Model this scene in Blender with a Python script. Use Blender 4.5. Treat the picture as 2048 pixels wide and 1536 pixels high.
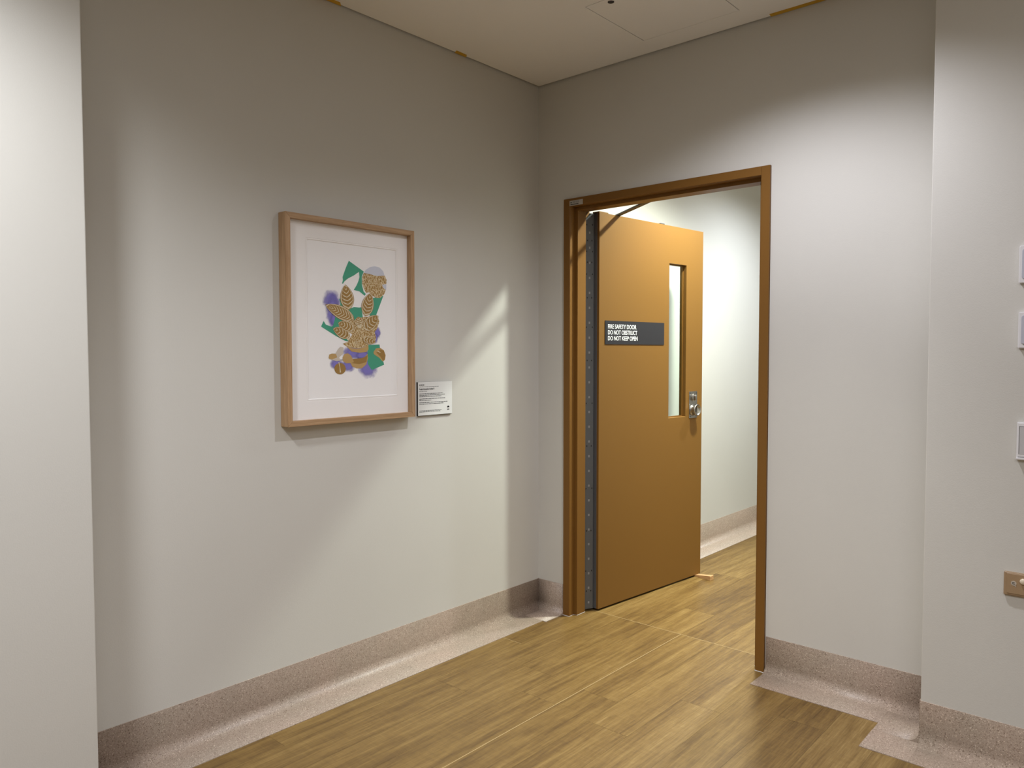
import bpy, bmesh, math, random
from mathutils import Vector, Matrix

for o in list(bpy.data.objects): bpy.data.objects.remove(o)
SC = bpy.context.scene
COL = SC.collection

# ------------------------------------------------------------------ camera
cam_d = bpy.data.cameras.new('camera'); cam = bpy.data.objects.new('camera', cam_d); COL.objects.link(cam)
F, YAW, PITCH, ROLL = 1513.44, math.radians(41.614), math.radians(-2.387), math.radians(-0.061)
cy_, sy_, cp_, sp_ = math.cos(YAW), math.sin(YAW), math.cos(PITCH), math.sin(PITCH)
fw = Vector((-sy_*cp_, cy_*cp_, sp_)); rt = Vector((cy_, sy_, 0)); up = rt.cross(fw)
r_ = rt*math.cos(ROLL)+up*math.sin(ROLL); u_ = up*math.cos(ROLL)-rt*math.sin(ROLL)
M = Matrix((r_, u_, -fw)).transposed().to_4x4(); M.translation = Vector((2.5139, -3.0380, 1.3415))
cam.matrix_world = M
cam_d.sensor_width = 36; cam_d.lens = F*36/2048; cam_d.clip_start = .02
SC.camera = cam

# ------------------------------------------------------------------ world, exposure
w = bpy.data.worlds.new('world'); SC.world = w; w.use_nodes = True
w.node_tree.nodes['Background'].inputs[0].default_value = (0, 0, 0, 1)
w.node_tree.nodes['Background'].inputs[1].default_value = 0
SC.view_settings.view_transform = 'Standard'; SC.view_settings.look = 'None'
SC.view_settings.exposure = 0.0; SC.view_settings.gamma = 1.0; SC.view_settings.use_curve_mapping = False

# ------------------------------------------------------------------ lamps (recessed ceiling downlights, a panel and an added fill panel)
def spot(name, loc, watts, deg, blend, size, colr, aim=None):
    l = bpy.data.lights.new(name, 'SPOT'); l.energy = watts; l.spot_size = math.radians(deg); l.spot_blend = blend
    l.shadow_soft_size = size; l.color = colr
    o = bpy.data.objects.new(name, l); COL.objects.link(o); o.location = loc
    if aim: o.rotation_euler = (Vector(aim)-Vector(loc)).to_track_quat('-Z', 'Y').to_euler()
    return o
def panel(name, loc, sx, sy, watts, colr, spread=180):
    l = bpy.data.lights.new(name, 'AREA'); l.shape = 'RECTANGLE'; l.size = sx; l.size_y = sy; l.energy = watts; l.color = colr
    l.spread = math.radians(spread)
    o = bpy.data.objects.new(name, l); COL.objects.link(o); o.location = loc
    return o
LAMPS = [
 ('alcove_downlight', 'S', (1.42, -.76, 2.69), 92.0, 138, .75, .03, (0.891, 0.902, 1.0)),
 ('alcove_downlight_beam', 'S', (1.42, -.76, 2.69), 100, 66, 1, .03, (1.0, 1.0, 1.0)),
 ('hall_downlight', 'S', (.92, -2.85, 2.69), 228.0, 145, .9, .13, (0.928, 0.948, 1.0)),
 ('hall_downlight_beam', 'S', (.92, -2.85, 2.69), 40, 75, 1, .15, (1.0, 1.0, 1.0)),
 ('corridor_downlight', 'S', (.88, .755, 2.69), 375, 145, .8, .06, (0.933, 1.0, 0.9)),
 ('corridor_downlight_beam', 'S', (.88, .755, 2.69), 60, 65, 1, .06, (1.0, 0.833, 0.5)),
 ('corridor_downlight_far', 'S', (.95, 2.08, 2.69), 204.0, 160, .8, .04, (0.839, 0.911, 1.0)),
 ('hall_panel', 'P', (3.2, -3.2, 2.69), 1.2, 1.2, 38.0, 0, (0.921, 0.921, 1.0)),
 ('added_fill_panel', 'P', (2.2, -2.3, 2.69), .6, .6, 6.0, 0, (1.0, 1.0, 1.0)),  # added fill without a known fixture, lifts the light on the skirting lips
]
for n_, k_, loc_, a_, b_, c_, d_, col_ in LAMPS:
    if k_ == 'S': spot(n_, loc_, a_, b_, c_, d_, col_)
    else: panel(n_, loc_, a_, b_, c_, col_)

# ------------------------------------------------------------------ helpers
def setp(o, label=None, cat=None, group=None, kind=None):
    for k, v in (('label', label), ('category', cat), ('group', group), ('kind', kind)):
        if v: o[k] = v
    return o
def frame_matrix(ex, ey, loc):
    ex, ey = Vector(ex).normalized(), Vector(ey).normalized(); ez = ex.cross(ey)
    m = Matrix((ex, ey, ez)).transposed().to_4x4(); m.translation = Vector(loc); return m
def empty(name, mat=None, **k):
    o = bpy.data.objects.new(name, None); COL.objects.link(o); o.empty_display_size = .05
    if mat is not None: o.matrix_world = mat
    return setp(o, **k)
def B(): return bmesh.new()
def box(bm, x0, x1, y0, y1, z0, z1, mi=0, bev=0, seg=2):
    vs = [bm.verts.new((x, y, z)) for z in (z0, z1) for y in (y0, y1) for x in (x0, x1)]
    fs = [bm.faces.new([vs[i] for i in q]) for q in ((0,2,3,1), (4,5,7,6), (0,1,5,4), (2,6,7,3), (0,4,6,2), (1,3,7,5))]
    for f in fs: f.material_index = mi
    if bev:
        es = list({e for f in fs for e in f.edges})
        bmesh.ops.bevel(bm, geom=es, offset=bev, segments=seg, affect='EDGES', profile=.5)
    return fs
def prism(bm, pts, a0, a1, axis='z', mi=0):
    """extrude the closed 2-D outline pts from a0 to a1 along an axis"""
    def P(p, a): return {'z': (p[0], p[1], a), 'y': (p[0], a, p[1]), 'x': (a, p[0], p[1])}[axis]
    A = [bm.verts.new(P(p, a0)) for p in pts]; C = [bm.verts.new(P(p, a1)) for p in pts]
    fs = [bm.faces.new(A), bm.faces.new(C[::-1])]
    n = len(pts)
    for i in range(n): fs.append(bm.faces.new((A[i], C[i], C[(i+1) % n], A[(i+1) % n])))
    for f in fs: f.material_index = mi
    bmesh.ops.recalc_face_normals(bm, faces=fs); return fs
def lathe(bm, prof, segs=48, c=(0, 0), sx=1, sy=1, mi=0, smooth=True):
    """prof: (r, w) around local w axis at c"""
    rings = []
    for r, w_ in prof:
        if r < 1e-6: rings.append([bm.verts.new((c[0], c[1], w_))])
        else: rings.append([bm.verts.new((c[0]+r*sx*math.cos(2*math.pi*i/segs), c[1]+r*sy*math.sin(2*math.pi*i/segs), w_)) for i in range(segs)])
    fs = []
    for a, b in zip(rings, rings[1:]):
        for i in range(segs):
            j = (i+1) % segs
            if len(a) == 1 and len(b) == 1: continue
            if len(a) == 1: fs.append(bm.faces.new((a[0], b[i], b[j])))
            elif len(b) == 1: fs.append(bm.faces.new((a[i], b[0], a[j])))
            else: fs.append(bm.faces.new((a[i], b[i], b[j], a[j])))
    for f in fs: f.smooth = smooth; f.material_index = mi
    bmesh.ops.recalc_face_normals(bm, faces=fs); return fs
def rrect(x0, x1, y0, y1, r, n=5):
    P = []
    for cx, cy, a in ((x1-r, y1-r, 0), (x0+r, y1-r, 90), (x0+r, y0+r, 180), (x1-r, y0+r, 270)):
        for i in range(n+1):
            t = math.radians(a+90*i/n); P.append((cx+r*math.cos(t), cy+r*math.sin(t)))
    return P
def make(name, bm, mats, parent=None, **k):
    me = bpy.data.meshes.new(name); bm.to_mesh(me); bm.free()
    for m in (mats if isinstance(mats, (list, tuple)) else [mats]): me.materials.append(m)
    o = bpy.data.objects.new(name, me); COL.objects.link(o)
    if parent: o.parent = parent
    return setp(o, **k)
def text_mesh(name, lines, mat, parent, size, w=.0005, xs=1.0, ext=.0002, bold=0):
    """lines: (string, u, v_baseline, size or None, target width or None) joined in ONE mesh"""
    bm = B()
    for s, u, v, sz, tw in lines:
        c = bpy.data.curves.new('t', 'FONT'); c.body = s; c.size = sz or size; c.extrude = ext; c.offset = bold
        t = bpy.data.objects.new('t', c); COL.objects.link(t)
        bpy.context.view_layer.update()
        me = bpy.data.meshes.new_from_object(t.evaluated_get(bpy.context.evaluated_depsgraph_get()))
        bpy.data.objects.remove(t)
        mx = max(q.co.x for q in me.vertices); mn = min(q.co.x for q in me.vertices)
        k = (tw/(mx-mn)) if tw else xs
        for q in me.vertices: q.co = Vector(((q.co.x-mn)*k+u, q.co.y+v, q.co.z+w))
        bm.from_mesh(me); bpy.data.meshes.remove(me)
    return make(name, bm, mat, parent)

# ------------------------------------------------------------------ materials
def srgb(r, g, b):
    f = lambda c: (c/255/12.92) if c/255 <= .04045 else ((c/255+.055)/1.055)**2.4
    return (f(r), f(g), f(b), 1)
def mat(name, colr, rough=.6, metal=0, spec=.5, coat=0):
    m = bpy.data.materials.new(name); m.use_nodes = True; b = m.node_tree.nodes['Principled BSDF']
    b.inputs['Base Color'].default_value = colr; b.inputs['Roughness'].default_value = rough
    b.inputs['Metallic'].default_value = metal; b.inputs['Specular IOR Level'].default_value = spec
    b.inputs['Coat Weight'].default_value = coat
    return m
def N(m, t, **k):
    n = m.node_tree.nodes.new(t)
    for a, v in k.items():
        if a in n.inputs: n.inputs[a].default_value = v
        else: setattr(n, a, v)
    return n
def LK(m, a, b): m.node_tree.links.new(a, b)
def BS(m): return m.node_tree.nodes['Principled BSDF']
def coords(m, scale=(1, 1, 1), src='Object'):
    if src == 'World':
        tc = N(m, 'ShaderNodeNewGeometry'); out = tc.outputs['Position']
    else: tc = N(m, 'ShaderNodeTexCoord'); out = tc.outputs[src]
    mp = N(m, 'ShaderNodeMapping'); mp.inputs['Scale'].default_value = scale; LK(m, out, mp.inputs['Vector']); return mp.outputs[0]
def ramp(m, fac, stops):
    r = N(m, 'ShaderNodeValToRGB'); e = r.color_ramp.elements
    while len(e) < len(stops): e.new(.5)
    for i, (p, c) in enumerate(stops): e[i].position = p; e[i].color = c
    LK(m, fac, r.inputs[0]); return r.outputs[0]
def bump(m, h, strength, dist, prev=None):
    b = N(m, 'ShaderNodeBump'); b.inputs['Strength'].default_value = strength; b.inputs['Distance'].default_value = dist
    LK(m, h, b.inputs['Height'])
    if prev is not None: LK(m, prev, b.inputs['Normal'])
    LK(m, b.outputs[0], BS(m).inputs['Normal']); return b.outputs[0]
def painted(name, c, rough, sc=260, st=.25, tint=.03, spec=.5):
    m = mat(name, c, rough, spec=spec); v = coords(m, src='World')
    n = N(m, 'ShaderNodeTexNoise', Scale=sc, Detail=3.0, Roughness=.6); LK(m, v, n.inputs['Vector'])
    bump(m, n.outputs[0], st, .001)
    n2 = N(m, 'ShaderNodeTexNoise', Scale=1.2, Detail=2.0); LK(m, v, n2.inputs['Vector'])
    a = tuple(x*(1-tint) for x in c[:3])+(1,); b = tuple(min(1, x*(1+tint)) for x in c[:3])+(1,)
    LK(m, ramp(m, n2.outputs[0], [(.3, a), (.7, b)]), BS(m).inputs['Base Color']); return m
WALL = painted('wall_paint', (.60, .585, .535, 1), .62)
CEIL = painted('ceiling_paint', (.87, .86, .84, 1), .8)
PAINT = painted('door_paint', (.19, .088, .017, 1), .45, sc=500, st=.12, tint=.015, spec=.25)
LEAFP = painted('leaf_paint', (.19, .092, .018, 1), .5, sc=500, st=.12, tint=.015, spec=.25)

def vinyl():
    m = mat('speckled_vinyl', (.5, .4, .35, 1), .45); v = coords(m, src='World')
    n = N(m, 'ShaderNodeTexVoronoi', Scale=430.0); LK(m, v, n.inputs['Vector'])
    sep = N(m, 'ShaderNodeSeparateColor'); LK(m, n.outputs['Color'], sep.inputs[0])
    c = ramp(m, sep.outputs[0], [(0, (.15, .10, .070, 1)), (.08, (.28, .213, .157, 1)), (.2, (.36, .285, .222, 1)), (.85, (.40, .32, .252, 1)), (.94, (.47, .38, .295, 1)), (1, (.68, .57, .46, 1))])
    n2 = N(m, 'ShaderNodeTexNoise', Scale=5.0, Detail=3.0); LK(m, v, n2.inputs['Vector'])
    mx = N(m, 'ShaderNodeMix', data_type='RGBA', blend_type='MULTIPLY'); mx.inputs['Factor'].default_value = 1
    LK(m, c, mx.inputs['A']); LK(m, ramp(m, n2.outputs[0], [(.3, (.92, .93, .92, 1)), (.7, (1.04, 1, 1, 1))]), mx.inputs['B'])
    LK(m, mx.outputs['Result'], BS(m).inputs['Base Color'])
    n3 = N(m, 'ShaderNodeTexNoise', Scale=400.0, Detail=2.0); LK(m, v, n3.inputs['Vector'])
    bump(m, n3.outputs[0], .3, .001); return m
VINYL = vinyl()

def plank_mat():
    m = mat('wood_plank', (.4, .3, .15, 1), .42)
    at = N(m, 'ShaderNodeAttribute', attribute_name='tone'); at.attribute_type = 'GEOMETRY'
    geo = N(m, 'ShaderNodeNewGeometry')
    add = N(m, 'ShaderNodeVectorMath', operation='MULTIPLY_ADD')
    cmb = N(m, 'ShaderNodeCombineXYZ'); LK(m, at.outputs['Fac'], cmb.inputs[0]); LK(m, at.outputs['Fac'], cmb.inputs[1]); LK(m, at.outputs['Fac'], cmb.inputs[2])
    LK(m, cmb.outputs[0], add.inputs[0]); add.inputs[1].default_value = (7.3, 31.7, 11.1); LK(m, geo.outputs['Position'], add.inputs[2])
    def mapped(s):
        mp = N(m, 'ShaderNodeMapping'); mp.inputs['Scale'].default_value = s; LK(m, add.outputs[0], mp.inputs['Vector']); return mp.outputs[0]
    g1 = N(m, 'ShaderNodeTexNoise', Scale=1.0, Detail=6.0, Roughness=.62, Distortion=.35); LK(m, mapped((42, 1.5, 1)), g1.inputs['Vector'])
    g2 = N(m, 'ShaderNodeTexNoise', Scale=1.0, Detail=4.0, Roughness=.7, Distortion=.2); LK(m, mapped((210, 11, 1)), g2.inputs['Vector'])
    g3 = N(m, 'ShaderNodeTexNoise', Scale=1.0, Detail=3.0, Roughness=.5, Distortion=.8); LK(m, mapped((11, 1.9, 1)), g3.inputs['Vector'])
    g4 = N(m, 'ShaderNodeTexNoise', Scale=1.0, Detail=3.0, Roughness=.6); LK(m, mapped((14, 90, 1)), g4.inputs['Vector'])
    def mth(op, a, b):
        n = N(m, 'ShaderNodeMath', operation=op)
        for i, q in enumerate((a, b)):
            if isinstance(q, (int, float)): n.inputs[i].default_value = q
            else: LK(m, q, n.inputs[i])
        return n.outputs[0]
    s = mth('ADD', mth('MULTIPLY', g1.outputs[0], .42), mth('MULTIPLY', g2.outputs[0], .36))
    s = mth('ADD', s, mth('MULTIPLY', g3.outputs[0], .25)); s = mth('ADD', s, mth('MULTIPLY', g4.outputs[0], .10))
    s = mth('ADD', s, mth('MULTIPLY', mth('SUBTRACT', at.outputs['Fac'], .5), .11))
    c = ramp(m, s, [(.38, (.068, .034, .007, 1)), (.49, (.125, .069, .017, 1)), (.58, (.180, .105, .027, 1)), (.68, (.245, .153, .046, 1)), (.78, (.34, .23, .085, 1))])
    LK(m, c, BS(m).inputs['Base Color']); bump(m, g2.outputs[0], .12, .0006); return m
PLANK = plank_mat()
WELD = mat('weld_line', (.42, .30, .14, 1), .5); GAP = mat('plank_joint', (.09, .06, .03, 1), .9)

def oak(name, a, b, scale):
    m = mat(name, a, .5); v = coords(m, scale)
    n = N(m, 'ShaderNodeTexNoise', Scale=1.0, Detail=5.0, Roughness=.65, Distortion=.3); LK(m, v, n.inputs['Vector'])
    LK(m, ramp(m, n.outputs[0], [(.3, a), (.7, b)]), BS(m).inputs['Base Color']); bump(m, n.outputs[0], .15, .0005); return m
OAKV = oak('oak_upright', (.34, .20, .095, 1), (.52, .34, .19, 1), (160, 7, 160))
OAKH = oak('oak_rail', (.34, .20, .095, 1), (.52, .34, .19, 1), (7, 160, 160))
WEDGE = oak('pine_wedge', (.46, .25, .10, 1), (.66, .42, .21, 1), (12, 120, 120))
STEEL = mat('satin_steel', (.42, .40, .37, 1), .26, metal=1)
DARKM = mat('dark_metal', (.06, .055, .055, 1), .5, metal=.6)
HINGE = mat('grey_anodised', (.115, .12, .125, 1), .48, metal=.3)
BEAR = mat('hinge_bearing', (.27, .27, .265, 1), .5)
SCREW = mat('screw_hole', (.012, .012, .012, 1), .6)
BLACK = mat('sign_black', (.020, .0185, .022, 1), .6, spec=.3)
WHITE = mat('white_print', (.86, .86, .85, 1), .5)
INK = mat('ink', (.02, .02, .02, 1), .6)
GREYINK = mat('grey_ink', (.16, .16, .155, 1), .6)
LABEL = mat('label_white', (.74, .745, .72, 1), .45)
LABEDGE = mat('label_edge', (.03, .03, .03, 1), .6)
PLAST = mat('white_plastic', (.72, .71, .71, 1), .35)
PLBLUE = mat('pale_plastic', (.48, .49, .55, 1), .3)
BEIGE = mat('beige_plastic', (.34, .23, .13, 1), .35)
CREAMP = mat('cream_plastic', (.72, .62, .47, 1), .3)
TAPE = painted('yellow_tape', (.60, .34, .012, 1), .6, sc=300, st=.3, tint=.3)
STICK = mat('foil_sticker', (.42, .38, .33, 1), .45)
MATB = painted('mat_board', (.89, .86, .83, 1), .9, sc=600, st=.3, tint=.01)
PAPER = painted('print_paper', (.90, .88, .86, 1), .9, sc=500, st=.3, tint=.015)
def glass(name, tint, refl=.06):
    m = bpy.data.materials.new(name); m.use_nodes = True; nt = m.node_tree; nt.nodes.clear()
    o = nt.nodes.new('ShaderNodeOutputMaterial'); mx = nt.nodes.new('ShaderNodeMixShader'); t = nt.nodes.new('ShaderNodeBsdfTransparent')
    g = nt.nodes.new('ShaderNodeBsdfGlossy'); lw_ = nt.nodes.new('ShaderNodeLayerWeight'); lw_.inputs[0].default_value = .5; fr = nt.nodes.new('ShaderNodeMath'); fr.operation = 'POWER'; fr.inputs[1].default_value = 4.5; f2 = nt.nodes.new('ShaderNodeMath'); f2.operation = 'MULTIPLY_ADD'; f2.inputs[1].default_value = .6; f2.inputs[2].default_value = .012; nt.links.new(lw_.outputs['Facing'], fr.inputs[0]); nt.links.new(fr.outputs[0], f2.inputs[0])
    g.inputs['Roughness'].default_value = .02; t.inputs[0].default_value = tint
    nt.links.new(f2.outputs[0], mx.inputs[0]); nt.links.new(t.outputs[0], mx.inputs[1]); nt.links.new(g.outputs[0], mx.inputs[2]); nt.links.new(mx.outputs[0], o.inputs[0])
    return m
GLASS = glass('door_glass', (.93, .985, .95, 1)); PGLASS = glass('picture_glass', (1, 1, 1, 1))

# ------------------------------------------------------------------ room shell
H = 2.7; T = .035
S = lambda name, bm, m, **k: make(name, bm, m, kind='structure', **k)
b = B(); box(b, -.15, 0, -2.25, 0, 0, H+.06); S('wall_left', b, WALL, label='grey painted wall with the framed print on it', cat='wall')
b = B(); box(b, -.15, .25, -5.6, -2.25, 0, H+.06, bev=.003); S('wall_left_near', b, WALL, label='pale wall corner standing forward at the left edge of the view', cat='wall')
b = B(); box(b, -.15, .172, 0, .145, 0, H+.06); box(b, 1.233, 1.872, 0, .145, 0, H+.06); box(b, .172, 1.233, 0, .145, 2.1035, H+.06)
S('wall_back', b, WALL, label='grey painted wall around the door opening', cat='wall')
b = B(); box(b, 1.872, 4.7, -.218, .145, 0, H+.06, bev=.003); S('wall_right_near', b, WALL, label='wall section standing forward at right, carrying the switch plates', cat='wall')
b = B(); box(b, 4.6, 4.75, -5.6, -.218, 0, H+.06); S('wall_right', b, WALL, label='side wall of the hall', cat='wall')
b = B(); box(b, .25, 4.6, -5.6, -5.45, 0, H+.06); S('wall_front', b, WALL, label='end wall of the hall', cat='wall')
b = B(); box(b, -.15, .05, .145, 6, 0, H+.06); S('wall_corridor_left', b, WALL, label='brightly lit corridor wall seen through the door opening', cat='wall')
b = B(); box(b, 2.1, 2.25, .145, 6, 0, H+.06); S('wall_corridor_right', b, WALL, label='far side wall of the corridor behind the door', cat='wall')
b = B(); box(b, -.15, 2.25, 6, 6.15, 0, H+.06); S('wall_corridor_end', b, WALL, label='end wall of the corridor behind the door', cat='wall')

# ceiling with a shadow gap along the walls and a hole for the access hatch
HX0, HX1, HY0, HY1 = .7115, 1.1545, -.575, -.141
b = B(); g = .010
box(b, .25, 4.6, -5.45, -2.25, H, H+T); box(b, g, HX0, -2.25, -g, H, H+T); box(b, HX0, HX1, -2.25, HY0, H, H+T)
box(b, HX0, HX1, HY1, -g, H, H+T); box(b, HX1, 1.872-g, -2.25, -g, H, H+T); box(b, 1.872-g, 4.6, -2.25, -.218-g, H, H+T)
box(b, -.15, 4.7, -5.6, .1, H+.06, H+.08)
S('ceiling', b, CEIL, label='cream ceiling above the door and the framed print', cat='ceiling')
b = B(); box(b, .05, 2.1, .145, 6, H, H+.05); S('ceiling_corridor', b, CEIL, label='ceiling of the corridor behind the door', cat='ceiling')

# floor: real planks with joints and a welded seam
rnd = random.Random(11)
b = B(); tones = []
def quad(x0, x1, y0, y1, z, mi, tone):
    f = b.faces.new([b.verts.new(p) for p in ((x0, y0, z), (x1, y0, z), (x1, y1, z), (x0, y1, z))]); f.material_index = mi; tones.append(tone)
quad(-.1, 4.7, -5.6, 6.1, -.0006, 1, .5)
known = {-1: -.81, 0: -.64, -2: -.62, 1: -.835, 2: -.459, 4: -.338, -3: -.96, -4: -.443, 3: -1.02, 5: -.9}
ktone = {-1: (.42, .5), 0: (.35, .62), 1: (.6, .68), 2: (.72, .55), 3: (.45, .4), 4: (.3, .42), -2: (.5, .4), -3: (.42, .5)}
PW, PL, SEAM, X0 = .168, 1.22, .148, .757; gp = .0004
for k in range(-5, 24):
    xa, xb = max(-.1, X0+PW*k), min(4.7, X0+PW*(k+1))
    if xb <= xa: continue
    y = known.get(k, rnd.uniform(-1.2, -.1)); ys = [y]
    while ys[0] > -5.6: ys.insert(0, ys[0]-PL)
    while ys[-1]+PL < SEAM: ys.append(ys[-1]+PL)
    ys.append(SEAM)
    for i in range(len(ys)-1):
        t = rnd.random()
        if k in ktone and ys[i+1] > known.get(k, 9)-.01: t = ktone[k][0 if ys[i+1] <= known[k]+.01 else 1]+rnd.uniform(-.03, .03)
        quad(xa+gp, xb-gp, max(ys[i], -5.6)+gp, ys[i+1]-gp, 0, 0, t)
    ys = [SEAM, SEAM+rnd.uniform(.3, 1.1)]
    if k == -3: ys[1] = .93
    while ys[-1] < 6.1: ys.append(ys[-1]+PL)
    for i in range(len(ys)-1): quad(xa+gp, xb-gp, ys[i]+gp, min(ys[i+1], 6.1)-gp, 0, 0, rnd.random())
quad(.2, 1.9, SEAM-.0014, SEAM+.0014, .0004, 2, .5); quad(X0-.0013, X0+.0013, -5.5, SEAM, .0004, 2, .5)
quad(.151, .26, -.4435, -.441, .0004, 2, .5)
fl = S('floor', b, [PLANK, GAP, WELD], label='oak look plank floor running through the doorway', cat='floor')
a = fl.data.attributes.new('tone', 'FLOAT', 'FACE')
for i, t in enumerate(tones): a.data[i].value = t

# coved speckled skirting
def cove(name, p0, p1, out, label, lip0=.151, ext0=0, ext1=0, hb=.154, e=0.0):
    """profile swept from p0 to p1; out = unit vector away from the wall; ext = flat lip reaching past each end"""
    R = .040; th = .003+e
    prof = [(0, 0), (0, hb), (.0028, hb), (th, hb-.0003)]
    for i in range(11):
        t = math.pi*(1+.5*i/10); prof.append((th+R+R*math.cos(t), th+R+R*math.sin(t)))
    prof += [(lip0-.0005, th), (lip0, th-.0006), (lip0, 0)]
    bm = B(); p0, p1, out = Vector(p0), Vector(p1), Vector(out)
    A = [bm.verts.new((p0.x+out.x*d, p0.y+out.y*d, z)) for d, z in prof]; C = [bm.verts.new((p1.x+out.x*d, p1.y+out.y*d, z)) for d, z in prof]
    n = len(prof); fs = [bm.faces.new(A), bm.faces.new(C[::-1])]
    for i in range(n):
        f = bm.faces.new((A[i], C[i], C[(i+1) % n], A[(i+1) % n])); f.smooth = 3 <= i <= 14; fs.append(f)
    d = (p1-p0).normalized()
    for L, P, s in ((ext0, p0, -1), (ext1, p1, 1)):
        if L:
            q = [P, P+d*s*L, P+d*s*L+out*lip0, P+out*lip0]
            fs += prism(bm, [(v.x, v.y) for v in q], 0, th)
    bmesh.ops.recalc_face_normals(bm, faces=list(bm.faces))
    return S(name, bm, VINYL, label=label, cat='skirting')
cove('baseboard_left', (0, -2.25, 0), (0, 0, 0), (1, 0, 0), 'speckled coved vinyl skirting along the wall below the framed print')
cove('baseboard_left_return', (0, -2.25, 0), (.25, -2.25, 0), (0, 1, 0), 'short coved skirting behind the left wall corner', e=.0004)
cove('baseboard_left_near', (.25, -5.45, 0), (.25, -2.25, 0), (1, 0, 0), 'coved skirting below the forward wall corner at left', ext1=.151, e=.0002)
cove('baseboard_back_left', (0, 0, 0), (.173, 0, 0), (0, -1, 0), 'short speckled skirting between room corner and door frame', e=.0004)
cove('baseboard_back_right', (1.236, 0, 0), (1.872, 0, 0), (0, -1, 0), 'speckled coved skirting to the right of the door frame')
cove('baseboard_right_return', (1.872, 0, 0), (1.872, -.218, 0), (-1, 0, 0), 'short coved skirting on the return of the forward wall', e=.0004)
cove('baseboard_right_near', (1.872, -.218, 0), (4.6, -.218, 0), (0, -1, 0), 'speckled coved skirting below the switch plates', ext0=.152)
cove('baseboard_corridor', (.05, .16, 0), (.05, 6, 0), (1, 0, 0), 'bright coved skirting along the corridor wall behind the door')

# ------------------------------------------------------------------ door frame
tr = empty('trim_1', Matrix.Translation((.7025, 0, 0)), label='brown painted steel door frame in the back wall', cat='door frame', kind='structure')
HW = .5295   # half outer width
def jamb_pts(s):
    return [(s*(-HW), -.011), (s*(-HW+.036), -.011), (s*(-HW+.038), -.009), (s*(-HW+.038), .030), (s*(-HW+.057), .030), (s*(-HW+.057), .098), (s*(-HW+.038), .098), (s*(-HW+.038), .155), (s*(-HW), .155)]
for s in (1, -1):
    b = B(); prism(b, jamb_pts(s), 0.0015, 2.104, 'z'); make('jamb', b, PAINT, tr)
b = B(); zt = 2.104
prism(b, [(-.0112, zt), (-.0112, zt-.035), (-.009, zt-.037), (.0304, zt-.037), (.0304, zt-.053), (.0976, zt-.053), (.0976, zt-.037), (.1546, zt-.037), (.1546, zt)], -HW+.0372, HW-.0372, 'x')
make('head', b, PAINT, tr)
b = B(); prism(b, [(x+.0006, y) if x > -HW+.03 else (x, y) for x, y in jamb_pts(1)], 0.0005, .0015); prism(b, [(x-.0006, y) if x < HW-.03 else (x, y) for x, y in jamb_pts(-1)], 0.0005, .0015)
for s in (1, -1):
    prism(b, [(s*(-HW), -.0135), (s*(-HW+.038), -.0135), (s*(-HW+.038), -.0111), (s*(-HW), -.0111)], .0005, .0024)
    prism(b, [(s*(-HW+.0382), -.0111), (s*(-HW+.0395), -.0111), (s*(-HW+.0395), .0298), (s*(-HW+.0382), .0298)], .0005, .0018)
    prism(b, [(s*(-HW+.0572), .030), (s*(-HW+.0588), .030), (s*(-HW+.0588), .098), (s*(-HW+.0572), .098)], .0005, .0018)
make('sealant', b, LABEL, tr)

# compliance sticker on the head
st = empty('frame_sticker', frame_matrix((1, 0, 0), (0, 0, 1), (.250, -.0112, 2.080)), label='small silver and black sticker on the upper left corner of the door frame', cat='sticker')
b = B(); box(b, -.0405, .0405, -.0125, .0125, 0, .0006); make('plate', b, STICK, st)
b = B(); box(b, -.035, .014, -.0085, -.0045, .0006, .0008); box(b, -.0345, -.027, .0, .006, .0006, .0008); make('black_print', b, INK, st)
b = B()
for i in range(3):
    for j in range(2): box(b, -.023+j*.022, -.003+j*.020, .0065-i*.0033, .008-i*.0033, .0006, .0008)
make('fine_print', b, GREYINK, st)

# ------------------------------------------------------------------ door leaf (open)
AX, AY, TH = .2747, .1526, .0953
ex = (math.sin(TH), math.cos(TH), 0)
DM = frame_matrix(ex, (0, 0, 1), (AX, AY, 0))          # local: u along leaf, v up, w out of the visible face
door = empty('door_1', DM, label='tan fire door swung open into the corridor with narrow vision panel', cat='door', kind='structure')
LW, ZB, ZT, LT = .941, .010, 2.0527, .045
WU0, WU1, WV0, WV1 = .605, .772, .968, 1.8425
b = B()
def hole_slab(b, u0, u1, v0, v1, hu0, hu1, hv0, hv1, w0, w1, mi=0):
    def ring(w_): return [b.verts.new(p) for p in ((u0, v0, w_), (u1, v0, w_), (u1, v1, w_), (u0, v1, w_))], [b.verts.new(p) for p in ((hu0, hv0, w_), (hu1, hv0, w_), (hu1, hv1, w_), (hu0, hv1, w_))]
    (a, h), (c, i) = ring(w0), ring(w1); fs = []
    for k in range(4):
        j = (k+1) % 4
        fs += [b.faces.new((a[k], a[j], h[j], h[k])), b.faces.new((c[k], i[k], i[j], c[j])), b.faces.new((a[k], c[k], c[j], a[j])), b.faces.new((h[k], h[j], i[j], i[k]))]
    for f in fs: f.material_index = mi
    bmesh.ops.recalc_face_normals(b, faces=fs)
hole_slab(b, 0, LW, ZB, ZT, WU0, WU1, WV0, WV1, -LT, 0)
leaf = make('leaf', b, LEAFP, door)
m_ = leaf.modifiers.new('bevel', 'BEVEL'); m_.width = .0012; m_.segments = 2; m_.limit_method = 'ANGLE'
b = B(); box(b, .0, .071, ZT, ZT+.005, -LT, -.001); make('top_pivot_cap', b, LEAFP, door)
b = B(); box(b, .522, .559, ZT, ZT+.005, -.02, -.002); make('stay_stop', b, DARKM, door)
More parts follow.
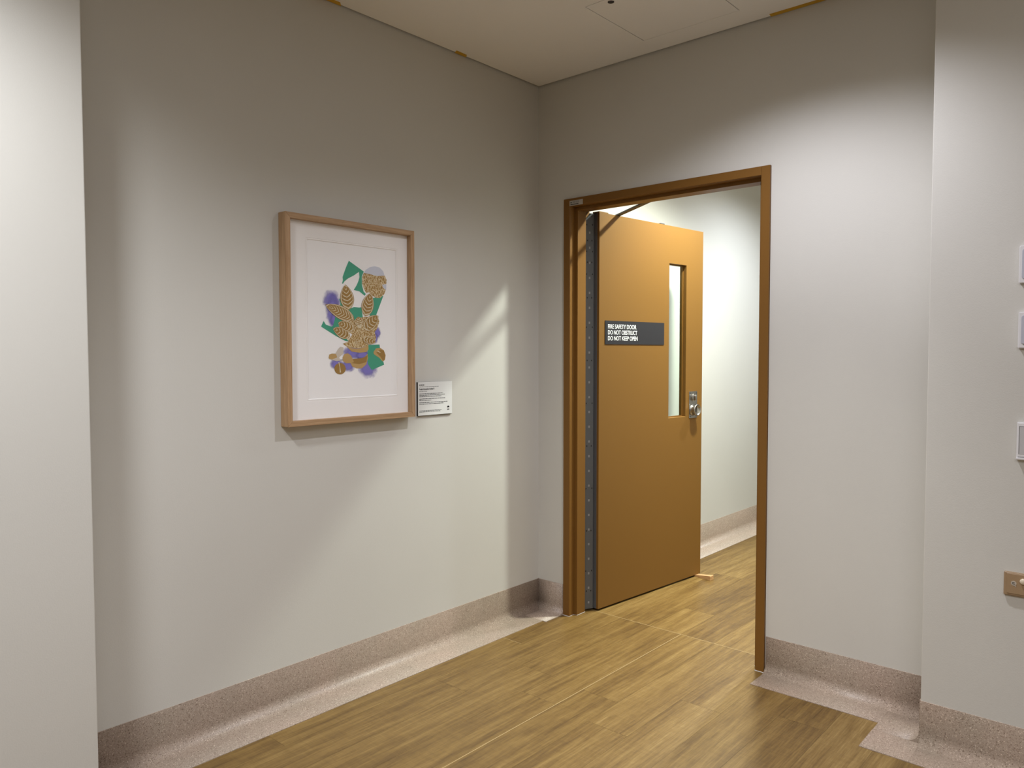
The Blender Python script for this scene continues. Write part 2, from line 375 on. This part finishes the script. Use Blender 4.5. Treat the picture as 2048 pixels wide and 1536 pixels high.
b = B(); hole_slab(b, WU0, WU1, WV0, WV1, WU0+.006, WU1-.006, WV0+.006, WV1-.006, -.033, -.022); make('glazing_bead', b, PAINT, door)
b = B(); box(b, WU0+.001, WU1-.001, WV0+.001, WV1-.001, -.031, -.025); make('glass_pane', b, GLASS, door)
b = B(); box(b, .02, LW-.02, ZB-.006, ZB, -.03, -.015); make('bottom_seal', b, DARKM, door)
# lock set
U0, U1, V0, V1 = .806, .888, .955, 1.112
b = B(); prism(b, rrect(U0, U1, V0, V1, .004), 0, .003, 'z')
esc = make('escutcheon', b, STEEL, door, label='satin steel lock plate')
mo = esc.modifiers.new('bevel', 'BEVEL'); mo.width = .0008; mo.segments = 2; mo.limit_method = 'ANGLE'
for u, v in ((U0+.01, V1-.01), (U1-.01, V1-.01), (U0+.01, V0+.01), (U1-.01, V0+.01)):
    b = B(); lathe(b, [(.0042, .003), (.0042, .0036), (.003, .0042), (0, .0034)], 20, (u, v)); make('screw', b, DARKM, esc)
cu = (U0+U1)/2-.004
b = B(); lathe(b, [(.012, .003), (.012, .009), (.0105, .0105), (0, .0105)], 32, (cu, 1.075), sy=1.9)
lathe(b, [(.0035, .010), (.0045, .02), (.003, .026), (0, .0265)], 24, (cu, 1.075), sy=4.2); make('snib', b, STEEL, esc)
b = B(); lathe(b, [(.0335, .003), (.0335, .006), (.0300, .009), (.0285, .018), (.0300, .024), (.0335, .029), (.0345, .033), (.0335, .037), (.0300, .0385), (.0275, .036), (.0245, .031), (.018, .0275), (0, .0265)], 56, (cu, 1.003))
box(b, cu-.0028, cu+.0028, .981, 1.025, .026, .034, bev=.001)
make('knob', b, STEEL, esc)

# continuous hinge between jamb and leaf edge
hg = B()
prism(hg, [(.00, -.013), (-.0035, -.014), (-.0035, -LT+.004), (.0, -LT+.004)], ZB+.002, ZT-.002, 'y')   # plate on the leaf edge
make('hinge_leaf_plate', hg, HINGE, door)
Mi = DM.inverted()
def W2D(x, y, z=0): v = Mi @ Vector((x, y, z)); return (v.x, v.z)
# the jamb side cover, standing from the rebate to the leaf edge, its top corner cut off
hb_ = B()
pts = [(.2112, .1030), (.2205, .1035), (.2230, .1062), (.2330, .1242), (.2450, .1455), (.2450, .1503), (.2300, .1503), (.2112, .1150)]
cut = []
A_ = []; C_ = []
for x, y in pts:
    d = (x-.2115)/.0325
    ztop = 2.012+.036*min(1, max(0, (x-.2215)/.0115))
    ztop = min(ztop, 2.048)
    p = Mi @ Vector((x, y, .0115)); q = Mi @ Vector((x, y, ztop)); A_.append(hb_.verts.new(p)); C_.append(hb_.verts.new(q))
n = len(pts); hb_.faces.new(A_); hb_.faces.new(C_[::-1])
for i in range(n): hb_.faces.new((A_[i], C_[i], C_[(i+1) % n], A_[(i+1) % n]))
bmesh.ops.recalc_face_normals(hb_, faces=list(hb_.faces))
hinge = make('continuous_hinge', hb_, HINGE, door, label='long grey metal hinge running the full height')
bm_ = B()
box(bm_, -.0055, -.0005, 0, .010, -.0015, .0015)
z = .045; first = None; k = 0
HP = Mi @ Vector((.2385, .1462, 0))
def hinge_bit(name, x, y, z, w_, h_, m):
    bb = B(); c = Mi @ Vector((x, y, z)); bx = Mi.to_3x3()
    dx = bx @ Vector((.488, .873, 0)).normalized(); dn = bx @ Vector((.873, -.488, 0)).normalized(); up_ = Vector((0, 1, 0))
    vs = []
    for dd in (0, .0012):
        for a_, b_ in ((-1, -1), (1, -1), (1, 1), (-1, 1)): vs.append(bb.verts.new(c+dx*a_*w_/2+up_*b_*h_/2+dn*dd))
    for q in ((0, 1, 2, 3), (7, 6, 5, 4), (0, 4, 5, 1), (1, 5, 6, 2), (2, 6, 7, 3), (3, 7, 4, 0)): bb.faces.new([vs[i] for i in q])
    bmesh.ops.recalc_face_normals(bb, faces=list(bb.faces)); make(name, bb, m, hinge)
while z < 2.02:
    hinge_bit('bearing', .2336, .1250, z, .0085, .0110, BEAR)
    z += .0762
for i, z in enumerate((.105, .21, .42, .64, .86, 1.08, 1.30, 1.47, 1.62, 1.74, 1.80, 1.855, 1.91, 1.99)):
    sp_ = .004 if i % 2 else 0
    hinge_bit('screw', .2278-sp_*.49, .1146-sp_*.87, z, .0045, .007, SCREW); hinge_bit('screw', .2398+sp_*.49, .1361+sp_*.87, z, .0045, .007, SCREW)

# concealed stay arm between frame head and leaf top
b = B()
pA = Vector(DM @ Vector((.165, 2.0575, -.018))); pB = Vector((.60, .10, 2.0585))
d = (pB-pA).normalized(); s_ = d.cross(Vector((0, 0, 1))).normalized()*.0125; pA -= d*.015
vs = []
for zz in (-.0035, .0035):
    for P_, q in ((pA, -1), (pA, 1), (pB, 1), (pB, -1)): vs.append(b.verts.new(Mi @ (P_+s_*q+Vector((0, 0, zz)))))
for q in ((3, 2, 1, 0), (4, 5, 6, 7), (0, 1, 5, 4), (1, 2, 6, 5), (2, 3, 7, 6), (3, 0, 4, 7)): b.faces.new([vs[i] for i in q])
bmesh.ops.recalc_face_normals(b, faces=list(b.faces)); make('closer_arm', b, DARKM, door)

# sign on the leaf
sg = empty('door_sign', frame_matrix(ex, (0, 0, 1), DM @ Vector((.30, 1.4445, 0))), label='black rectangular sign with white fire safety wording on the open door', cat='sign')
b = B(); prism(b, rrect(-.2545, .2545, -.061, .061, .0015), 0, .003, 'z'); bd = make('sign_board', b, BLACK, sg)
text_mesh('sign_wording', [('FIRE SAFETY DOOR', -.233, .0205, None, .236), ('DO NOT OBSTRUCT', -.233, -.010, None, .243), ('DO NOT KEEP OPEN', -.233, -.0405, None, .247)], WHITE, sg, .0315, w=.0031, bold=.0004)

# ------------------------------------------------------------------ wooden wedge holding the door
wd = empty('door_wedge', frame_matrix((.985, -.17, 0), (.17, .985, 0), (.398, 1.048, 0)), label='small wooden wedge pushed under the free end of the open door', cat='door wedge')
b = B(); prism(b, [(-.085, .0005), (-.085, .0025), (-.047, .0085), (.068, .026), (.070, .024), (.070, .0005)], -.017, .017, 'y')
w_ = make('wedge_block', b, WEDGE, wd)

# ------------------------------------------------------------------ framed print
PM = frame_matrix((0, 1, 0), (0, 0, 1), (0, -1.192, 1.462))     # local: u right, v up, w off the wall
pic = empty('framed_print', PM, label='tall oak framed botanical print hanging on the left wall', cat='framed picture')
FU0, FU1, FV0, FV1, FD, FW = -.3145, .305, -.396, .396, .048, .021
def rail(b, horizontal, s):
    """mitred frame member"""
    if horizontal:
        yo, yi = (FV1, FV1-FW) if s > 0 else (FV0, FV0+FW)
        q = [(FU0, yo), (FU1, yo), (FU1-FW, yi), (FU0+FW, yi)]
    else:
        xo, xi = (FU1, FU1-FW) if s > 0 else (FU0, FU0+FW)
        q = [(xo, FV0), (xo, FV1), (xi, FV1-FW), (xi, FV0+FW)]
    fs = prism(b, q, .001, FD, 'z'); bmesh.ops.bevel(b, geom=list({e for f in fs for e in f.edges}), offset=.0008, segments=2, affect='EDGES')
for hz, s, m in ((True, 1, OAKH), (True, -1, OAKH), (False, 1, OAKV), (False, -1, OAKV)):
    b = B(); rail(b, hz, s); make('frame_rail' if hz else 'frame_stile', b, m, pic)
b = B(); box(b, FU0+.012, FU1-.012, FV0+.012, FV1-.012, .004, .018); make('backing_board', b, MATB, pic)
# mat with bevelled window and a v groove round it
MU0, MU1, MV0, MV1 = -.208, .221, -.297, .307
b = B(); prof = [(0, .0222), (.0022, .0245), (.0060, .0245), (.0070, .0234), (.0080, .0245)]
loops = []
for off, w_ in prof: loops.append([b.verts.new(p) for p in ((MU0-off, MV0-off, w_), (MU1+off, MV0-off, w_), (MU1+off, MV1+off, w_), (MU0-off, MV1+off, w_))])
loops.append([b.verts.new(p) for p in ((FU0+.018, FV0+.018, .0245), (FU1-.018, FV0+.018, .0245), (FU1-.018, FV1-.018, .0245), (FU0+.018, FV1-.018, .0245))])
for A, C in zip(loops, loops[1:]):
    for i in range(4): b.faces.new((A[i], A[(i+1) % 4], C[(i+1) % 4], C[i]))
bmesh.ops.recalc_face_normals(b, faces=list(b.faces))
make('mat_board', b, MATB, pic)
b = B(); box(b, FU0+.0185, FU1-.0185, FV0+.0185, FV1-.0185, .030, .032); make('picture_glass', b, PGLASS, pic)
# printed sheet
def spray_mat():
    m = mat('ink_spray', (.12, .10, .42, 1), .9); nt = m.node_tree
    tc = N(m, 'ShaderNodeTexCoord'); sub = N(m, 'ShaderNodeVectorMath', operation='SUBTRACT'); sub.inputs[1].default_value = (.5, .5, 0)
    LK(m, tc.outputs['UV'], sub.inputs[0]); ln = N(m, 'ShaderNodeVectorMath', operation='LENGTH'); LK(m, sub.outputs[0], ln.inputs[0])
    no = N(m, 'ShaderNodeTexNoise', Scale=900.0, Detail=3.0); LK(m, tc.outputs['Object'], no.inputs['Vector'])
    no2 = N(m, 'ShaderNodeTexNoise', Scale=45.0, Detail=3.0); LK(m, tc.outputs['Object'], no2.inputs['Vector'])
    a = N(m, 'ShaderNodeMath', operation='MULTIPLY_ADD'); a.inputs[1].default_value = .28; LK(m, no.outputs[0], a.inputs[0]); LK(m, ln.outputs['Value'], a.inputs[2])
    a2 = N(m, 'ShaderNodeMath', operation='MULTIPLY_ADD'); a2.inputs[1].default_value = .30; LK(m, no2.outputs[0], a2.inputs[0]); LK(m, a.outputs[0], a2.inputs[2])
    mr = N(m, 'ShaderNodeMapRange'); mr.inputs['From Min'].default_value = .52; mr.inputs['From Max'].default_value = .80; mr.inputs['To Min'].default_value = 1; mr.inputs['To Max'].default_value = 0
    LK(m, a2.outputs[0], mr.inputs[0]); LK(m, mr.outputs[0], BS(m).inputs['Alpha'])
    BS(m).inputs['Base Color'].default_value = (.21, .18, .52, 1); return m
def foliage_mat():
    m = mat('foliage_ink', (.3, .17, .04, 1), .85); v = coords(m, (120, 70, 60))
    d = N(m, 'ShaderNodeTexNoise', Scale=1.6, Detail=2.0); LK(m, v, d.inputs['Vector'])
    ad = N(m, 'ShaderNodeVectorMath', operation='ADD'); LK(m, v, ad.inputs[0]); LK(m, d.outputs['Color'], ad.inputs[1])
    n = N(m, 'ShaderNodeTexVoronoi', feature='DISTANCE_TO_EDGE', Scale=1.0); LK(m, ad.outputs[0], n.inputs['Vector'])
    LK(m, ramp(m, n.outputs[0], [(.0, (.74, .62, .40, 1)), (.05, (.64, .50, .28, 1)), (.12, (.35, .20, .045, 1)), (1, (.29, .15, .028, 1))]), BS(m).inputs['Base Color']); return m
AM = {'paper': PAPER, 'green': mat('green_ink', (.05, .33, .20, 1), .85), 'sky': mat('sky_ink', (.60, .62, .70, 1), .85), 'foliage': foliage_mat(),
      'ochre': mat('ochre_ink', (.50, .32, .115, 1), .85), 'brown': mat('brown_ink', (.33, .185, .040, 1), .85), 'pale': mat('pale_ink', (.60, .53, .44, 1), .85),
      'cream': mat('cream_ink', (.68, .59, .41, 1), .85), 'spray': spray_mat()}
AK = list(AM)
ART_POLYS= [('green', [(-16.0, 244.0), (57.0, 207.0), (47.0, 187.0), (47.0, 152.0), (55.0, 127.0), (66.0, 117.0), (60.0, 110.0), (34.0, 126.0), (6.0, 130.0), (21.0, 150.0), (30.0, 168.0), (35.0, 183.0), (33.0, 204.0), (8.0, 188.0), (-22.0, 173.0), (-39.0, 160.0), (-45.0, 151.0), (-50.0, 152.0), (-45.0, 166.0), (-47.0, 177.0), (-40.0, 194.0), (-29.0, 219.0)]), ('green', [(-64.0, 89.0), (-54.0, 95.0), (-48.0, 69.0), (-15.0, 54.0), (7.0, 62.0), (33.0, 61.0), (44.0, 63.0), (46.0, 46.0), (50.0, 24.0), (15.0, 9.0), (-7.0, 5.0), (-23.0, 22.0), (-44.0, 42.0), (-61.0, 62.0), (-58.0, 76.0)]), ('green', [(102.0, 103.0), (156.0, 115.0), (117.0, 32.0), (90.0, 19.0), (81.0, 40.0), (95.0, 65.0), (103.0, 84.0)]), ('green', [(-82.0, 20.0), (-49.0, 11.0), (-11.0, 1.0), (-3.0, -26.0), (-24.0, -48.0), (-31.0, -62.0), (-20.0, -76.0), (-37.0, -74.0), (-79.0, -56.0), (-149.0, -20.0), (-137.0, 2.0), (-127.0, -12.0), (-101.0, -19.0), (-94.0, -15.0)]), ('green', [(77.0, -89.0), (134.0, -87.0), (136.0, -101.0), (151.0, -151.0), (157.0, -171.0), (92.0, -192.0), (74.0, -168.0), (70.0, -143.0), (73.0, -114.0)]), ('sky', [(57.0, 201.0), (67.0, 215.0), (87.0, 227.0), (112.0, 233.0), (137.0, 230.0), (155.0, 217.0), (163.0, 199.0), (123.0, 194.0), (87.0, 199.0)]), ('sky', [(148.0, 159.0), (172.0, 164.0), (171.0, 140.0), (158.0, 144.0)]), ('foliage', [(57.0, 202.0), (87.0, 199.0), (123.0, 194.0), (164.0, 199.0), (173.0, 182.0), (172.0, 165.0), (150.0, 160.0), (155.0, 148.0), (169.0, 140.0), (161.0, 123.0), (140.0, 105.0), (118.0, 104.0), (100.0, 112.0), (91.0, 122.0), (77.0, 125.0), (69.0, 121.0), (56.0, 138.0), (48.0, 159.0), (49.0, 184.0)]), ('foliage', [(-70.0, -4.0), (-24.0, 11.0), (15.0, 9.0), (50.0, 24.0), (85.0, 26.0), (121.0, 34.0), (134.0, 9.0), (121.0, -24.0), (109.0, -35.0), (116.0, -60.0), (111.0, -80.0), (84.0, -78.0), (71.0, -93.0), (31.0, -103.0), (-8.0, -101.0), (-25.0, -100.0), (-50.0, -85.0), (-25.0, -78.0), (-3.0, -48.0), (-24.0, -36.0), (-66.0, -18.0)]), ('ochre', [(-27.0, -99.0), (-4.0, -103.0), (31.0, -104.0), (57.0, -98.0), (76.0, -87.0), (77.0, -107.0), (66.0, -118.0), (31.0, -121.0), (-8.0, -116.0)]), ('ochre', [(-15.0, -142.0), (4.0, -153.0), (30.0, -151.0), (48.0, -146.0), (72.0, -125.0), (74.0, -143.0), (65.0, -168.0), (43.0, -184.0), (17.0, -184.0), (-5.0, -176.0), (-13.0, -163.0)]), ('brown', [(-9.0, -162.0), (30.0, -167.0), (65.0, -159.0), (72.0, -132.0), (48.0, -141.0), (30.0, -144.0), (-4.0, -146.0), (-15.0, -153.0)]), ('ochre', [(-51.0, -139.0), (-42.0, -126.0), (-25.0, -123.0), (-10.0, -132.0), (4.0, -158.0), (-9.0, -162.0), (-34.0, -163.0), (-50.0, -153.0)]), ('pale', [(-118.0, -138.0), (-106.0, -125.0), (-84.0, -123.0), (-73.0, -107.0), (-61.0, -97.0), (-46.0, -100.0), (-48.0, -125.0), (-67.0, -139.0), (-61.0, -152.0), (-80.0, -154.0), (-100.0, -149.0), (-115.0, -145.0)]), ('ochre', [(-114.0, -128.0), (-100.0, -124.0), (-82.0, -126.0), (-76.0, -139.0), (-100.0, -147.0), (-116.0, -143.0)]), ('brown', [(-36.0, -184.0), (-38.0, -192.0), (-42.0, -198.0), (-49.0, -203.0), (-57.0, -206.0), (-66.0, -206.0), (-75.0, -204.0), (-82.0, -200.0), (-87.0, -194.0), (-90.0, -187.0), (-90.0, -179.0), (-87.0, -172.0), (-82.0, -167.0), (-74.0, -163.0), (-66.0, -161.0), (-57.0, -162.0), (-49.0, -165.0), (-42.0, -170.0), (-38.0, -177.0)]), ('cream', [(-71.0, -158.0), (-67.0, -158.0), (-59.0, -198.0), (-65.0, -200.0), (-66.0, -177.0)]), ('ochre', [(102.0, -118.0), (115.0, -103.0), (138.0, -101.0), (156.0, -111.0), (165.0, -132.0), (161.0, -151.0), (149.0, -158.0), (133.0, -143.0), (104.0, -127.0)]), ('brown', [(116.0, -120.0), (138.0, -107.0), (157.0, -114.0), (164.0, -132.0), (160.0, -150.0), (151.0, -155.0), (138.0, -138.0)]), ('cream', [(122.0, -112.0), (139.0, -119.0), (136.0, -121.0), (122.0, -116.0)]), ('cream', [(-33.0, -59.0), (-24.0, -48.0), (-12.0, -56.0), (-20.0, -72.0), (-27.0, -72.0)]), ('cream', [(19.0, -8.0), (32.0, -3.0), (43.0, -13.0), (40.0, -24.0), (25.0, -19.0)])]
ART_LEAVES= [((-19.0, 49.0), (-35.0, 149.0), 34.8), ((60.0, 27.0), (91.0, 123.0), 31.9), ((8.0, 12.0), (-129.0, 65.0), 28.0), ((54.0, -27.0), (128.0, 31.0), 29.0), ((-14.0, -56.0), (-95.0, -26.0), 23.2), ((6.0, -26.0), (-71.0, -3.0), 22.2), ((49.0, -64.0), (113.0, -78.0), 16.4), ((32.0, -12.0), (26.0, 24.0), 24.2)]
ART_SPRAY= [(-99.0, 81.0, 32.0, 33.0), (-93.0, 40.0, 26.0, 51.0), (-78.0, 10.0, 25.0, 24.0), (13.0, -121.0, 55.0, 22.0), (48.0, -130.0, 31.0, 15.0), (74.0, -181.0, 38.0, 34.0), (-80.0, -166.0, 24.0, 17.0), (-26.0, -174.0, 26.0, 19.0), (123.0, -40.0, 15.0, 19.0), (109.0, -60.0, 14.0, 18.0)]
b = B(); uvl = b.loops.layers.uv.new('UVMap')
box(b, MU0-.01, MU1+.01, MV0-.01, MV1+.01, .0185, .0220, AK.index('paper'))
zl = [.02204]
def art(pts, key, bumpz=True):
    f = b.faces.new([b.verts.new((x/1000, y/1000, zl[0])) for x, y in pts]); f.material_index = AK.index(key)
    if f.calc_center_median() is not None: f.normal_update()
    if f.normal.z < 0: f.normal_flip()
    if bumpz: zl[0] += .000035
    return f
for cx, cy, rx, ry in ART_SPRAY:
    rx *= 1.35; ry *= 1.35
    f = art([(cx-rx, cy-ry), (cx+rx, cy-ry), (cx+rx, cy+ry), (cx-rx, cy+ry)], 'spray')
    for l in f.loops: l[uvl].uv = ((l.vert.co.x*1000-cx)/(2*rx)+.5, (l.vert.co.y*1000-cy)/(2*ry)+.5)
for key, pts in ART_POLYS: art(pts, key)
def printed_leaf(pa, pb, hw):
    pa, pb = Vector(pa), Vector(pb); ax = pb-pa; L = ax.length; ax.normalize(); nx = Vector((-ax.y, ax.x))
    wd_ = lambda t: hw*.96*(math.sin(math.pi*min(1, t)**.85))**.75 if 0 < t < 1 else 0
    def outline(k, s0=0, s1=1):
        P = []
        for i in range(15): t = s0+(s1-s0)*i/14; P.append(pa+ax*L*t+nx*wd_(t)*k)
        for i in range(13, 0, -1): t = s0+(s1-s0)*i/14; P.append(pa+ax*L*t-nx*wd_(t)*k)
        return [(p.x, p.y) for p in P]
    art(outline(1.0), 'brown'); art(outline(.92, .02, .98), 'cream'); art(outline(.80, .05, .95), 'brown')
    n = max(4, int(L/16))
    for i in range(n):
        t = .08+.84*i/n
        for s in (1, -1):
            t2 = min(.97, t+.17); a = pa+ax*L*t; c = pa+ax*L*t2+nx*s*wd_(t2)*.86
            mid = (a+c)/2-ax*2.0+nx*s*1.2; th = 2.6
            art([(p.x, p.y) for p in (a-ax*th*.5, mid-ax*th, c, mid+ax*th*.9, a+ax*th*.6)], 'cream', False)
    zl[0] += .00004
for l_ in ART_LEAVES: printed_leaf(*l_)
# curled leaf edges and stems over the foliage
rr = random.Random(5)
for i in range(26):
    cx, cy = rr.uniform(-30, 110), rr.uniform(-88, 5); a0 = rr.uniform(0, 6.28); R_ = rr.uniform(6, 15); sp = rr.uniform(1.2, 2.6); wv = rr.uniform(.8, 1.5)
    if cx < 0 and cy > -20: continue
    if abs(cx-45) > 62 or (cx > 85 and cy > -25): continue
    P = [(cx+R_*math.cos(a0+sp*j/8), cy+.8*R_*math.sin(a0+sp*j/8)) for j in range(9)]; Q = [(cx+(R_-wv*math.sin(math.pi*j/8)-.2)*math.cos(a0+sp*j/8), cy+.8*(R_-wv*math.sin(math.pi*j/8)-.2)*math.sin(a0+sp*j/8)) for j in range(8, -1, -1)]
    art(P+Q, 'cream')
make('print_sheet', b, [AM[k] for k in AK], pic)

# ------------------------------------------------------------------ artwork label
lb = empty('artwork_label', frame_matrix((0, 1, 0), (0, 0, 1), (0, -.735, 1.137)), label='small white text label on the wall to the right of the framed print', cat='label')
b = B(); box(b, -.1035, .1035, -.0745, .0745, 0, .0080); make('label_core', b, LABEDGE, lb)
b = B(); box(b, -.1025, .1035, -.0730, .0745, .0080, .0086); make('label_card', b, LABEL, lb)
W_ = .0087
text_mesh('title_line', [('Portals & Somewhere Familiar III', -.095, .0400, None, .088)], INK, lb, .0105, w=W_, bold=.00025)
b = B(); rr = random.Random(3)
def words(v, u0, u1, h, gapm=.0022):
    u = u0
    while u < u1-.001:
        L = min(rr.uniform(.004, .016), u1-u); box(b, u, u+L, v-h/2, v+h/2, W_, W_+.0002); u += L+gapm
words(.0615, -.095, -.066, .0040, .002); words(.0535, -.095, .020, .0016); words(.0335, -.095, -.050, .0016)
for v, e in ((.0225, .046), (.0163, .058), (.0100, .036), (.0, .060), (-.0065, -.022), (-.0165, .074), (-.0230, .052)): words(v, -.095, e, .0024)
make('body_text', b, INK, lb)
b = B()
for v, e in ((-.0525, .038), (-.0575, .030)): words(v, -.095, e, .0022)
make('footer_text', b, INK, lb)
b = B()
for k in range(5):                                        # petalled flower emblem, a rounded dome of petals
    a_ = math.radians(20+35*k); cx, cy = .079+.0035*math.cos(a_), -.043+.0022*math.sin(a_)
    prism(b, [(cx+.0036*math.cos(t*math.pi/6), cy+.0036*math.sin(t*math.pi/6)) for t in range(12)], W_, W_+.0002, 'z')
make('flower_emblem', b, INK, lb)
text_mesh('emblem_letters', [('NSW', .0725, -.0570, None, .013)], INK, lb, .0092, w=W_, bold=.0002)

# ------------------------------------------------------------------ plates on the forward wall at right
YW = -.218
def wall_plate(x, z, name, label, cat, group=None): return empty(name, frame_matrix((1, 0, 0), (0, 0, 1), (x, YW, z)), label=label, cat=cat, group=group)
def bevelled(b, x0, x1, y0, y1, z0, z1, r, bv, mi=0):
    n0 = set(b.edges)
    fs = prism(b, rrect(x0, x1, y0, y1, r), z0, z1, 'z', mi)
    top = [e for e in {e for f in fs for e in f.edges} if all(abs(v.co.z-z1) < 1e-6 for v in e.verts)]
    bmesh.ops.bevel(b, geom=top, offset=bv, segments=3, affect='EDGES')
for x, z, hh, lab in ((2.160, 1.612, .058, 'white rounded wall switch, uppermost of the plates at the right edge'), (2.162, 1.409, .056, 'white rounded wall switch just below the uppermost one at the right edge')):
    t = wall_plate(x, z, 'wall_switch', lab, 'switch', 'switches stacked at the right edge')
    b = B(); bevelled(b, -.037, .037, -hh, hh, 0, .016, .004, .002); make('housing', b, PLAST, t)
    b = B(); bevelled(b, -.029, .029, -hh+.013, hh-.011, .016, .0185, .007, .001); make('rocker', b, PLBLUE, t, label='pale blue grey rocker')
    b = B(); box(b, -.022, .022, -hh+.0115, -hh+.013, .016, .0172); make('slot', b, INK, t)
t = wall_plate(2.168, 1.064, 'card_holder', 'white framed plate with grey insert, below the two switches at the right edge', 'wall plate')
b = B(); bevelled(b, -.040, .040, -.052, .058, 0, .010, .002, .001); bevelled(b, -.037, .037, -.049, .056, .010, .014, .002, .001); box(b, -.040, .040, -.058, -.052, 0, .017, bev=.0008); make('housing', b, PLAST, t)
b = B(); box(b, -.031, .031, -.041, .044, .014, .0146); make('insert', b, mat('insert_grey', (.50, .49, .49, 1), .4), t)
b = B(); box(b, -.0335, -.0318, -.041, .046, .014, .0145); box(b, -.0335, .0335, .0445, .046, .014, .0145); make('insert_outline', b, GREYINK, t)
b = B(); box(b, -.012, .012, -.049, -.043, .014, .0155); make('tab', b, WHITE, t)
t = wall_plate(2.162, .610, 'power_outlet', 'beige power outlet low on the wall at the right edge', 'power outlet')
b = B(); bevelled(b, -.058, .058, -.037, .037, 0, .010, .003, .002); bevelled(b, -.050, .050, -.030, .0335, .010, .0125, .002, .001); make('housing', b, BEIGE, t)
b = B(); lathe(b, [(.0075, .0125), (.0075, .0132), (0, .0132)], 24, (-.031, .004), smooth=False); prism(b, [(-.029, -.003), (-.0245, -.008), (-.025, .0)], .0125, .0132, 'z'); make('speech_badge', b, mat('badge_grey', (.50, .44, .36, 1), .4), t)
b = B(); box(b, -.0355, -.0285, .0055, .0075, .0132, .0135); box(b, -.0355, -.0275, .001, .003, .0132, .0135); make('badge_marks', b, INK, t)
b = B(); lathe(b, [(.009, .0125), (.009, .017), (.007, .019), (0, .0195)], 28, (-.006, .014)); make('toggle', b, CREAMP, t)
b = B()
for u, v, r in ((.022, .006, .5), (.034, .006, -.5), (.028, -.010, 0)):
    c_, s__ = math.cos(r), math.sin(r); q = [(-.0012, -.005), (.0012, -.005), (.0012, .005), (-.0012, .005)]
    prism(b, [(u+a_*c_-d_*s__, v+a_*s__+d_*c_) for a_, d_ in q], .0125, .0127, 'z')
make('pin_slots', b, SCREW, t)

# ------------------------------------------------------------------ ceiling hatch and tape
hx, hy = (HX0+HX1)/2, (HY0+HY1)/2
ht = empty('access_hatch', Matrix.Translation((hx, hy, H)), label='square access hatch in the ceiling in front of the door', cat='hatch')
b = B(); q = .0032; box(b, HX0-hx+q, HX1-hx-q, HY0-hy+q, HY1-hy-.0012, 0, .018); make('hatch_panel', b, CEIL, ht)
b = B(); box(b, HX0-hx, HX1-hx, HY0-hy, HY1-hy, .030, .034); make('hatch_gap_backing', b, DARKM, ht)  # solid dark sheet added above the panel so its open gap stays dark
b = B(); lathe(b, [(.0125, .0), (.0125, -.0015), (.010, -.002), (.008, -.0005), (0, -.0005)], 32, (.813-hx, -.543-hy)); make('lock', b, DARKM, ht)
def tape(x0, x1, y0, y1, lab, pts=None):
    b = B(); prism(b, pts or [(x0, y0), (x1, y0), (x1, y1), (x0, y1)], H-.0007, H-.0001, 'z'); make('masking_tape', b, TAPE, label=lab, cat='tape', group='yellow tape pieces on the ceiling edge')
tape(0, 0, 0, 0, 'short piece of yellow masking tape on the left ceiling edge nearer the corner', [(.003, -.600), (.028, -.612), (.026, -.545), (.003, -.528)])
tape(0, 0, 0, 0, 'yellow masking tape on the left ceiling edge, cut by the top of the view', [(.003, -1.40), (.028, -1.40), (.027, -1.240), (.003, -1.218)])
tape(0, 0, 0, 0, 'long strip of yellow masking tape on the ceiling edge right of the hatch', [(1.225, -.003), (1.228, -.030), (1.50, -.027), (1.72, -.030), (1.72, -.003)])
